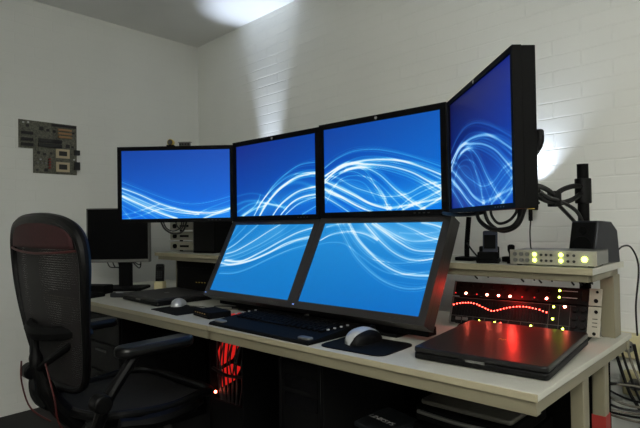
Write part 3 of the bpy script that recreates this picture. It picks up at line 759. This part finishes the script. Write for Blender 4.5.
MB().prism(rrect(.046,.11,.010), -.011, .011, Matrix.Translation((0,.0,.092)) @ Matrix.Rotation(R(84),4,'X')).build('handset', 'black', t, bevel=.002)
kp = MB()
for r_ in range(4):
    for k in range(3): kp.box((-.012+k*.012, -.0135+r_*.001, .068+r_*.011), (.007,.003,.006))
kp.build('keypad', 'slate', t); MB().box((0,-.011,.124), (.030,.003,.018)).build('display', 'glass', t)

# ------------------------------------------------------------------ left shelf contents
def small_box(i, x, y, z, h):
    t = thing('patch_box', ['pale box at the bottom of the small stack on the left shelf', 'pale middle box of the small stack on the left shelf', 'pale topmost box of the small stack on the left shelf'][i], 'box', (x, y, z), R(12), 'stacked pale boxes on the left shelf')
    MB().box((0,0,h/2), (.19,.13,h)).build('case', 'alu', t, bevel=.003)
    MB().cyl((-.052,-.065,h*.5), (-.052,-.074,h*.5), .013, n=18).build('knob', 'matte', t)
    MB().box((.02,-.0655,h*.5), (.07,.001,.012)).build('slot', 'glass', t)
    for sx in (-1,1): MB().cyl((sx*.07,0,-.010), (sx*.07,0,.001), .010).build('foot', 'matte', t)
    return t
for i in range(3): small_box(i, -1.03, .60, .947+i*.058, .046)
t = thing('tower_speaker', 'tall black speaker box on the left shelf beside the stacked pale boxes', 'speaker', (-.80, .60, .937), R(14))
MB().box((0,0,.098), (.155,.15,.196)).build('case', 'matte', t, bevel=.004)
MB().box((0,-.077,.098), (.135,.004,.176)).build('grille', 'black', t, bevel=.002)
MB().box((-.092,-.05,.098), (.012,.012,.196)).build('side_trim', 'alud', t)['label'] = 'silver trim strip'
t = thing('network_box', 'black box with faint lamps standing under the left shelf', 'network box', (-.93, .63, DZ), R(14))
MB().box((0,0,.085), (.26,.18,.17)).build('case', 'matte', t, bevel=.004)
for k in range(4): MB().box((.02+k*.02,-.091,.05), (.008,.002,.004)).build('lamp', 'amber', t)
MB().box((0,-.091,.12), (.2,.002,.02)).build('slot', 'glass', t)
for i, pt in enumerate(([(-1.050,.42,1.12),(-1.000,.42,1.07),(-0.910,.42,1.045),(-0.820,.42,1.06),(-0.780,.42,1.12)], [(-0.990,.40,1.12),(-0.950,.40,1.075),(-0.880,.40,1.06),(-0.810,.40,1.08),(-0.800,.40,1.13)], [(-0.910,.43,1.13),(-0.895,.43,1.09),(-0.850,.43,1.07),(-0.820,.43,1.12)])):
    tag(MB().tube(pt, .005 if i == 0 else .0035, 7, smooth=8).build('hanging_cable', 'cable', None), ['thick black cable drooping in a loop behind the far left lit monitor', 'thin black cable drooping inside the thick loop at the left', 'shortest black cable drooping in front of the stacked pale boxes'][i], 'cable', 'cables drooping at the left shelf')
t = thing('ornament', 'tiny gold and white trinket at the shelf edge beside the tilted monitor', 'ornament', (-.50, .46, .937))
MB().lathe([(.012,0),(.010,.01),(.004,.02),(.009,.035),(.004,.045)], 14).build('figure', 'gold', t)
MB().lathe([(.006,.045),(.010,.055),(.004,.066)], 12).build('tip', 'text', t)

# webcam and gadget on top of the left monitor
t = thing('webcam', 'round webcam with a yellow rim perched on the far left lit monitor', 'webcam', (-.597, .218, 1.4665), R(41))
MB().box((0,.0,.004), (.035,.03,.008)).build('clip', 'matte', t, bevel=.002)
MB().cyl((0,.014,.020), (0,-.012,.020), .016, n=24).build('body', 'amber', t, bevel=.003)
MB().cyl((0,-.012,.020), (0,-.0145,.020), .0125, n=24).build('lens', 'gloss', t)
t = thing('light_sensor', 'small pale-topped grey gadget beside the webcam on the far left lit monitor', 'gadget', (-.545, .262, 1.4665), R(41))
MB().box((0,0,.009), (.052,.02,.018)).build('body', 'dark_alu', t, bevel=.002)
MB().box((0,0,.0195), (.06,.024,.003)).build('top_plate', 'alud', t)
for k in range(4): MB().cyl((-.02+k*.013,-.0105,.009), (-.02+k*.013,-.013,.009), .004, n=10).build('stud', 'matte', t)

# ------------------------------------------------------------------ motherboard on wall
t = thing('motherboard', 'bare computer motherboard hung as decoration on the left wall', 'motherboard', (-1.812, -.067, 1.74), math.atan2(.9995, -.032))
# local x runs towards the corner, local z up, local -y... out of the wall is +(-y)
BW, BH = .345, .318
def bp_(a, b): return (a*BW, -b*BH)
def bbox(mb, a0, a1, b0, b1, th, z0=.0035):
    mb.box(((a0+a1)/2*BW, -(z0+th/2), -(b0+b1)/2*BH), ((a1-a0)*BW, th, (b1-b0)*BH)); return mb
out = [bp_(0,0), bp_(1,0), bp_(1,1), bp_(.235,1), bp_(.235,.535), bp_(0,.535)]
MB().prism(out, .0, .0025, Matrix.Rotation(R(90),4,'X')).build('circuit_board', 'pcb', t)
bbox(MB(), .55,.98,.02,.065,.011).build('memory_slot', 'chip', t)
for b in (.10,.17,.24): bbox(MB(), .66,.90,b,b+.04,.010).build('expansion_slot', 'slot_tan', t)
for b in (.33,.42): bbox(MB(), .32,.72,b,b+.07,.012).build('memory_slot', 'chip', t)
for b in (.22,.34,.44): bbox(MB(), .04,.23,b,b+.055,.010).build('expansion_slot', 'chip', t)
for b0, b1 in ((.50,.68),(.76,.95)):
    s_ = bbox(MB(), .62,.86,b0,b1,.006).build('processor_socket', 'socket', t)
    bbox(MB(), .67,.81,b0+.045,b1-.045,.004,.0095).build('processor', 'chip', s_)
for b0, b1 in ((.50,.60),(.74,.90)): bbox(MB(), .95,1.04,b0,b1,.016).build('port', 'port', t)
for k in range(4): MB().cyl((.505*BW,-.003,-(.72+k*.055)*BH), (.505*BW,-.017,-(.72+k*.055)*BH), .007, n=12).build('capacitor', 'cap', t)
for k in range(3): MB().cyl(((.30+.07*k)*BW,-.003,-.80*BH), ((.30+.07*k)*BW,-.015,-.80*BH), .006, n=12).build('capacitor', 'alud', t)
for a, b, s_ in ((.12,.08,.05),(.34,.10,.07),(.46,.13,.05),(.57,.14,.05),(.80,.40,.07),(.90,.42,.04),(.40,.60,.05),(.30,.58,.05),(.52,.58,.04),(.42,.90,.06),(.28,.92,.04),(.92,.14,.04)):
    bbox(MB(), a,a+s_,b,b+s_,.003,.0025).build('chip', 'chip', t)
for a, b in ((.14,.03),(.34,.72),(.93,.68),(.06,.04)): bbox(MB(), a,a+.03,b,b+.025,.005,.0025).build('jumper', 'text', t)

# ------------------------------------------------------------------ wall sockets and cables at right
def on_wall(x, d=0):   # point on the back wall at world x, d metres off it
    return (x, CY-(x-CX)*.0628-d)
for i, (x, z, w_, h_) in enumerate(((1.145,.633,.09,.088), (1.25,.66,.07,.07), (1.165,.50,.085,.085))):
    px_, py_ = on_wall(x, .001)
    t = thing('wall_socket', ['cream wall socket just past the desk corner, nearest the desk edge', 'cream wall socket at the right, higher and furthest from the desk', 'lower cream wall socket above the tangle of cables'][i], 'wall socket', (px_, py_, z), ab, 'cream wall sockets by the desk corner')
    MB().box((0,-.022,0), (w_,.044,h_)).build('box', 'socketw', t, bevel=.006)
    MB().cyl((0,-.044,0), (0,-.046,0), .022, n=24).build('recess', 'alud', t)
    for s in (-1,1): MB().cyl((s*.0095,-.046,0), (s*.0095,-.0475,0), .003, n=10).build('hole', 'matte', t)
xx, yy = on_wall(1.19, .02)
rnd = random.Random(3)
for i in range(7):
    x0 = 1.16+.02*i; pts = [(x0-.03,.83+.012*i,.70-.01*i), (x0-.02,.88,.60), (x0+.02*rnd.random(),.90,.50), (x0+.04,.93-.01*i,.40), (x0+.05*rnd.random(),.92,.25), (x0,.93,.02)]
    tag(MB().tube(pts, .0045 if i % 3 else .006, 6, smooth=6).build('cable_drop', 'cable' if i % 3 != 2 else 'cablew', None), 'cable hanging down behind the right corner of the desk', 'cable', 'cables hanging behind the right desk corner')
for i in range(6):
    r0 = .05+.012*i; cx_, cy_, cz_ = 1.165, .90, .50
    pts = [(cx_+r0*1.5*math.cos(a), cy_+.02*math.sin(2*a+i)+.004*i, cz_-.01*i+r0*.55*math.sin(a)) for a in [2*math.pi*k/10 for k in range(10)]]
    tag(MB().tube(pts, .0042, 6, closed=True, smooth=5).build('cable_coil', 'cablew' if i % 2 else 'cable', None), 'pale cable loop tied in the bundle by the wall sockets' if i % 2 else 'black cable loop tied in the bundle by the wall sockets', 'cable', 'white loops in the cable bundle' if i % 2 else 'black loops in the cable bundle')
tag(MB().tube([(1.205,.985,1.02),(1.208,.99,.97),(1.215,.995,.90),(1.20,.99,.84),(1.20,.98,.78),(1.22,.97,.70),(1.21,.96,.64)], .0032, 6, smooth=8).build('wall_cable', 'cable', None), 'thin black cable running down the wall past the shelf end', 'cable')
tag(MB().tube([(1.165,.76,.975),(1.18,.79,1.00),(1.20,.82,.995),(1.215,.84,.93),(1.20,.86,.80),(1.20,.87,.70)], .003, 6, smooth=8).build('speaker_wire', 'cable', None), 'thin black wire arching off the shelf behind the desk speaker', 'cable')

# ------------------------------------------------------------------ under the desk
t = thing('computer_tower', 'black tower computer under the desk between the red-lit one and the small router', 'computer', (.38, .33, 0), 0)
MB().box((0,0,.33), (.20,.46,.62)).build('case', 'matte', t, bevel=.006)
for s in (-1, 1): MB().box((s*.093,-.233,.33), (.012,.012,.60)).build('front_rail', 'chair_frame', t, bevel=.002)
MB().box((0,-.231,.50), (.15,.004,.045)).box((0,-.231,.56), (.15,.004,.045)).build('drive_bay', 'gloss', t)
for sx in (-1,1):
    for sy in (-1,1): MB().box((sx*.08,sy*.19,.010), (.03,.04,.02)).build('foot', 'matte', t)
t = thing('computer_tower', 'tower computer glowing red through its open front behind hanging cables', 'computer', (-.30, .52, 0), 0)
CTw = .24
MB().box((-CTw/2,0,.30), (.006,.44,.58)).box((CTw/2,0,.30), (.006,.44,.58)).box((0,0,.588), (CTw,.44,.006)).box((0,0,.02), (CTw,.44,.012)).box((0,.218,.30), (CTw,.006,.58)).build('case', 'matte', t)
g = MB().prism([(-.17,.43),(-.10,.45),(-.05,.52),(-.08,.575),(-.15,.56),(-.18,.50)], -.110, -.104, Matrix.Rotation(R(90),4,'Z') @ Matrix.Rotation(R(90),4,'X')).prism([(-.16,.33),(-.09,.345),(-.05,.40),(-.10,.425),(-.16,.41)], -.110, -.104, Matrix.Rotation(R(90),4,'Z') @ Matrix.Rotation(R(90),4,'X')).build('glow_lobes', 'case_glow', t); g['label'] = 'red light on the inner case wall, painted as glow'  # emissive lobes stand in for red light falling on the inner wall
MB().box((0,-.20,.16), (CTw,.02,.26)).build('lower_panel', 'matte', t)
MB().cyl((-.085,-.212,.325), (-.085,-.218,.325), .006, n=12).build('power_led', 'case_led', t)
cb = MB()
for k in range(11): cb.tube([(-.10+k*.02, -.19+.01*(k % 3), .575), (-.085+k*.017+.01*math.sin(k*2), -.205, .47), (-.08+k*.016-.012*math.sin(k*3), -.20, .38), (-.06+k*.012, -.20, .255)], .0038, 5, smooth=5)
cb.tube([(-.11,-.21,.43),(0,-.215,.415),(.11,-.21,.425)], .008, 6, smooth=5)
cb.build('ribbon_cables', 'cable', t)['kind'] = 'stuff'
for sx in (-1,1):
    for sy in (-1,1): MB().box((sx*.09,sy*.18,.007), (.03,.04,.014)).build('foot', 'matte', t)
t = thing('subwoofer', 'black subwoofer cube under the desk carrying the small router', 'speaker', (.55, .37, 0), 0)
MB().box((0,0,.195), (.13,.30,.37)).build('case', 'matte', t, bevel=.006)
MB().box((0,-.152,.20), (.11,.004,.33)).build('grille', 'black', t)
for sx in (-1,1):
    for sy in (-1,1): MB().cyl((sx*.05,sy*.12,0), (sx*.05,sy*.12,.012), .012).build('foot', 'matte', t)
t = thing('network_router', 'small slate router with pale lettering under the desk, left of the grey printer', 'router', (.545, .335, .380), R(-14))
MB().prism(rrect(.165,.19,.01), 0.0, .036).build('case', 'slate', t, bevel=.004)
text_mesh('lettering', 'LINKSYS', .032, 'text', t, Matrix.Translation((-.0,-.01,.0368)) @ Matrix.Rotation(R(2),4,'Z'))
MB().box((0,-.0955,.018), (.12,.001,.012)).build('lamp_strip', 'glass', t)
t = thing('storage_cabinet', 'low black cabinet under the right end of the desk, below the printer', 'cabinet', (.82, .52, 0), 0)
MB().box((0,0,.22), (.33,.34,.42)).build('carcass', 'matte', t, bevel=.003)
for s in (-1,1):
    d_ = MB().box((s*.082,-.176,.22), (.155,.012,.40)).build('door', 'matte', t, bevel=.002)
    MB().cyl((s*.02,-.19,.25), (s*.02,-.182,.25), .006).build('handle', 'dark_alu', d_)
for sx in (-1,1):
    for sy in (-1,1): MB().box((sx*.13,sy*.13,.006), (.03,.03,.012)).build('foot', 'matte', t)
t = thing('printer', 'flat grey printer with a rounded front lip under the right end of the desk', 'printer', (.81, .52, .431), 0)
MB().prism(rrect(.33,.30,.02), .0, .045).build('body', 'matte', t, bevel=.006)
MB().prism(rrect(.315,.27,.015), .047, .062, Matrix.Translation((0,.01,0))).build('lid', 'box_grey', t, bevel=.004)
MB().tube([(-.15,-.15,.03),(0,-.163,.03),(.15,-.15,.03)], .007, 8, smooth=6).build('front_lip', 'alud', t)
t = thing('drawer_cabinet', 'dark drawer cabinet under the left end of the desk behind the chair', 'cabinet', (-1.14, .38, 0), 0)
MB().box((0,0,.325), (.42,.50,.63)).build('carcass', 'drawer', t, bevel=.003)
for k in range(4):
    d_ = MB().box((0,-.255,.10+k*.15), (.40,.012,.14)).build('drawer', 'drawer', t, bevel=.002)
    MB().box((0,-.264,.135+k*.15), (.12,.008,.010)).build('handle', 'dark_alu', d_)

# ------------------------------------------------------------------ office chair
CHX, CHY, CRZ = -.262, -.175, 1.
t = thing('office_chair', 'black mesh office chair with a dark red top edge, facing the left part of the desk', 'office chair', (CHX, CHY, 0), R(CRZ))
def bk(x, z):   # back surface: curves round the sitter, leans back with height
    y = -.235-.085*(z-.50)/.6 + .22*x*x*1.6 - .025*math.sin((z-.5)*5)
    return Vector((x, y, z))
half = [(.0,.55),(.10,.555),(.18,.59),(.225,.67),(.255,.77),(.277,.88),(.288,.985),(.268,1.06),(.21,1.10),(.11,1.118),(0,1.122)]
loop = half+[(-x, z) for x, z in half[-2:0:-1]]
outl = [bk(x, z) for x, z in loop]
frame = MB()
Pc = catmull(outl, 5, True)
frame.tube(Pc, [.013+.007*max(0, min(1, (p.z-.75)/.3)) for p in Pc], 10, closed=True).build('back_frame', 'chair_frame', t)
# woven back panel
def inside_width(z):
    P = sorted([(zz, x) for x, zz in half]); 
    for (z0, x0), (z1, x1) in zip(P[:-1], P[1:]):
        if z0 <= z <= z1: return x0+(x1-x0)*(z-z0)/max(1e-6, z1-z0)
    return 0
def back_panel(z0, z1, off, shrink, nm, m, n=26):
    vs = []; k = 24
    for i in range(n+1):
        z = z0+(z1-z0)*i/n; wx = inside_width(z)*shrink
        for j in range(k+1):
            x = -wx+2*wx*j/k; p = bk(x, z); vs.append((p.x, p.y+off, p.z))
    fs = [(i*(k+1)+j, i*(k+1)+j+1, (i+1)*(k+1)+j+1, (i+1)*(k+1)+j) for i in range(n) for j in range(k)]
    o = MB().add(vs, fs).build(nm, m, t)
    so = o.modifiers.new('thick', 'SOLIDIFY'); so.thickness = .002
    return o
back_panel(.555, 1.114, 0, .97, 'back_mesh', 'chair_mesh')
back_panel(1.025, 1.112, -.014, .93, 'top_patch', 'chair_red', 8)['label'] = 'dark red top patch'  # dark red patch laid over the top of the back mesh
rp = [bk(x, z)+Vector((0,-.014,0)) for x, z in [(-.275,1.02),(-.15,1.012),(0,1.008),(.15,1.012),(.275,1.02)]]
MB().tube(rp, .004, 8, smooth=5).build('top_band', 'red_tint', t)
# spine and lumbar carriers
MB().tube([(0,-.19,.40),(0,-.27,.50),(0,-.32,.62),(0,-.335,.74)], [.03,.028,.022,.014], 10, smooth=6).tube([(0,-.325,.62),(-.10,-.30,.68),(-.20,-.235,.76)], .012, 8, smooth=5).tube([(0,-.325,.62),(.10,-.30,.68),(.20,-.235,.76)], .012, 8, smooth=5).build('spine', 'chair_frame', t)
MB().tube([(-.20,-.25,.76),(-.1,-.305,.75),(0,-.325,.745),(.1,-.305,.75),(.20,-.25,.76)], [.02,.024,.026,.024,.02], 8, smooth=5).build('lumbar_pad', 'matte', t)
# seat frame and mesh
seat = [(-.17,-.20,.47),(-.235,-.14,.475),(-.255,0,.465),(-.25,.13,.475),(-.20,.22,.462),(0,.245,.452),(.20,.22,.462),(.25,.13,.475),(.255,0,.465),(.235,-.14,.475),(.17,-.20,.47),(0,-.215,.455)]
MB().tube(seat, .016, 10, closed=True, smooth=5).build('seat_frame', 'chair_frame', t)
vs = []; n_ = 16
for i in range(n_+1):
    yv = -.205+.44*i/n_; wx = .245*math.sqrt(max(.05, 1-abs((yv-.02)/.26)**5))
    for j in range(n_+1):
        x = -wx+2*wx*j/n_; vs.append((x, yv, .468-.02*(1-(x/.25)**2)-.012*max(0, (yv-.12)/.12)))
so = MB().add(vs, [(i*(n_+1)+j, i*(n_+1)+j+1, (i+1)*(n_+1)+j+1, (i+1)*(n_+1)+j) for i in range(n_) for j in range(n_)]).build('seat', 'chair_seat', t)
so.modifiers.new('thick', 'SOLIDIFY').thickness = .003
for s in (-1, 1):
    MB().tube([(s*.17,-.22,.44),(s*.25,-.24,.47),(s*.285,-.22,.56),(s*.282,-.13,.672)], [.022,.02,.018,.018], 10, smooth=6).build('arm_post', 'chair_frame', t)
    MB().cyl((s*.262,-.245,.55), (s*.31,-.245,.55), .03, n=20).build('arm_knob', 'chair_frame', t, bevel=.006)
    ap = MB(); ap.prism(rrect(.085,.28,.040,6), .672, .708, Matrix.Translation((s*.275,-.05,0)))
    ap.build('arm_pad', 'leather', t, bevel=.013, seg=4)
    MB().tube([(s*.255,-.17,.455),(s*.275,-.05,.44),(s*.27,.08,.445),(s*.2,.18,.43)], [.02,.026,.022,.014], 8, smooth=5).build('side_rail', 'chair_frame', t)
MB().lathe([(.03,.10),(.03,.36),(.05,.38)], 20).build('gas_column', 'matte', t)
MB().box((0,-.02,.405), (.16,.26,.05)).build('tilt_mechanism', 'chair_frame', t, bevel=.01)
MB().cyl((.08,-.02,.40), (.27,-.02,.40), .010, n=12).cyl((.25,-.02,.40), (.29,-.02,.40), .022, n=18).build('tilt_knob', 'dark_alu', t)
MB().tube([(-.11,-.24,.40),(-.13,-.30,.46),(-.125,-.33,.56),(-.08,-.345,.64)], .003, 6, smooth=6).build('lever_cable', 'red_tint', t)['label'] = 'thin cable with red light painted in its colour'  # cable is lit red; that light is put into its colour
MB().tube([(.10,-.22,.36),(.12,-.30,.46),(.13,-.32,.55),(.10,-.335,.66)], .0025, 6, smooth=6).build('lever_cable', 'red_tint', t)['label'] = 'thin cable with red light painted in its colour'
for k in range(5):
    a = R(90+72*k); c_, s_ = math.cos(a), math.sin(a)
    l = MB().tube([(0,0,.11),(.15*c_,.15*s_,.10),(.30*c_,.30*s_,.068)], [.032,.025,.018], 10, smooth=4).build('base_leg', 'chair_frame', t)
    MB().cyl((.30*c_-.02*s_,.30*s_+.02*c_,.029), (.30*c_+.02*s_,.30*s_-.02*c_,.029), .028, n=18).build('caster', 'matte', l)

# ------------------------------------------------------------------ wall lamps hidden behind the monitors
def uplight(label, x, z, off, size, power, blend, lean=0.):
    X_, Y_ = x, CY-(x-CX)*.0628-off
    t = thing('uplight', label, 'lamp', (X_, Y_, z), 0)
    MB().lathe([(.018,-.05),(.022,0.0),(.026,.012)], 18).build('lamp_body', 'matte', t)
    MB().cyl((0,0,-.02), (0,off-.002,-.02), .006, n=10).build('wall_bracket', 'matte', t)
    l = bpy.data.lights.new('uplight_beam', 'SPOT'); l.energy = power; l.spot_size = R(size); l.spot_blend = blend
    l.shadow_soft_size = .012; l.color = (.70, .80, 1.0)
    o = bpy.data.objects.new('uplight_beam', l); COL.objects.link(o); o.parent = t; o.location = (0,0,.02)
    o.rotation_euler = (R(180)+0, lean, 0)
uplight('small black lamp behind the left monitors throwing light up the brick wall', -.955, .98, .11, 31, 110, .9)
uplight('small black lamp behind the sideways monitor throwing light up the wall', .815, 1.18, .06, 95, 8, 1.)

def area(name, loc, rot, sx, sy, power, color):
    l = bpy.data.lights.new(name, 'AREA'); l.shape = 'RECTANGLE'; l.size = sx; l.size_y = sy; l.energy = power; l.color = color
    o = bpy.data.objects.new(name, l); COL.objects.link(o); o.location = loc; o.rotation_euler = rot
area('ceiling_bounce_fill', (2.7, -2.3, 1.75), (R(180),0,0), .5, .5, 84, (1, .99, .955))  # unseen fill aimed up, added for soft bounce off the ceiling
area('overhead_fill', (2.2, -1.6, 2.44), (0,0,0), 1.4, .8, 32, (1, .99, .955))  # unseen overhead fill without a fixture, added for general brightness
wd_ = bpy.data.worlds.new('world'); scn.world = wd_; wd_.use_nodes = True
wd_.node_tree.nodes['Background'].inputs[0].default_value = (.5,.5,.48,1); wd_.node_tree.nodes['Background'].inputs[1].default_value = .05

vs_ = scn.view_settings
vs_.view_transform = 'Standard'; vs_.look = 'None'; vs_.exposure = 0; vs_.gamma = 1; vs_.use_curve_mapping = False
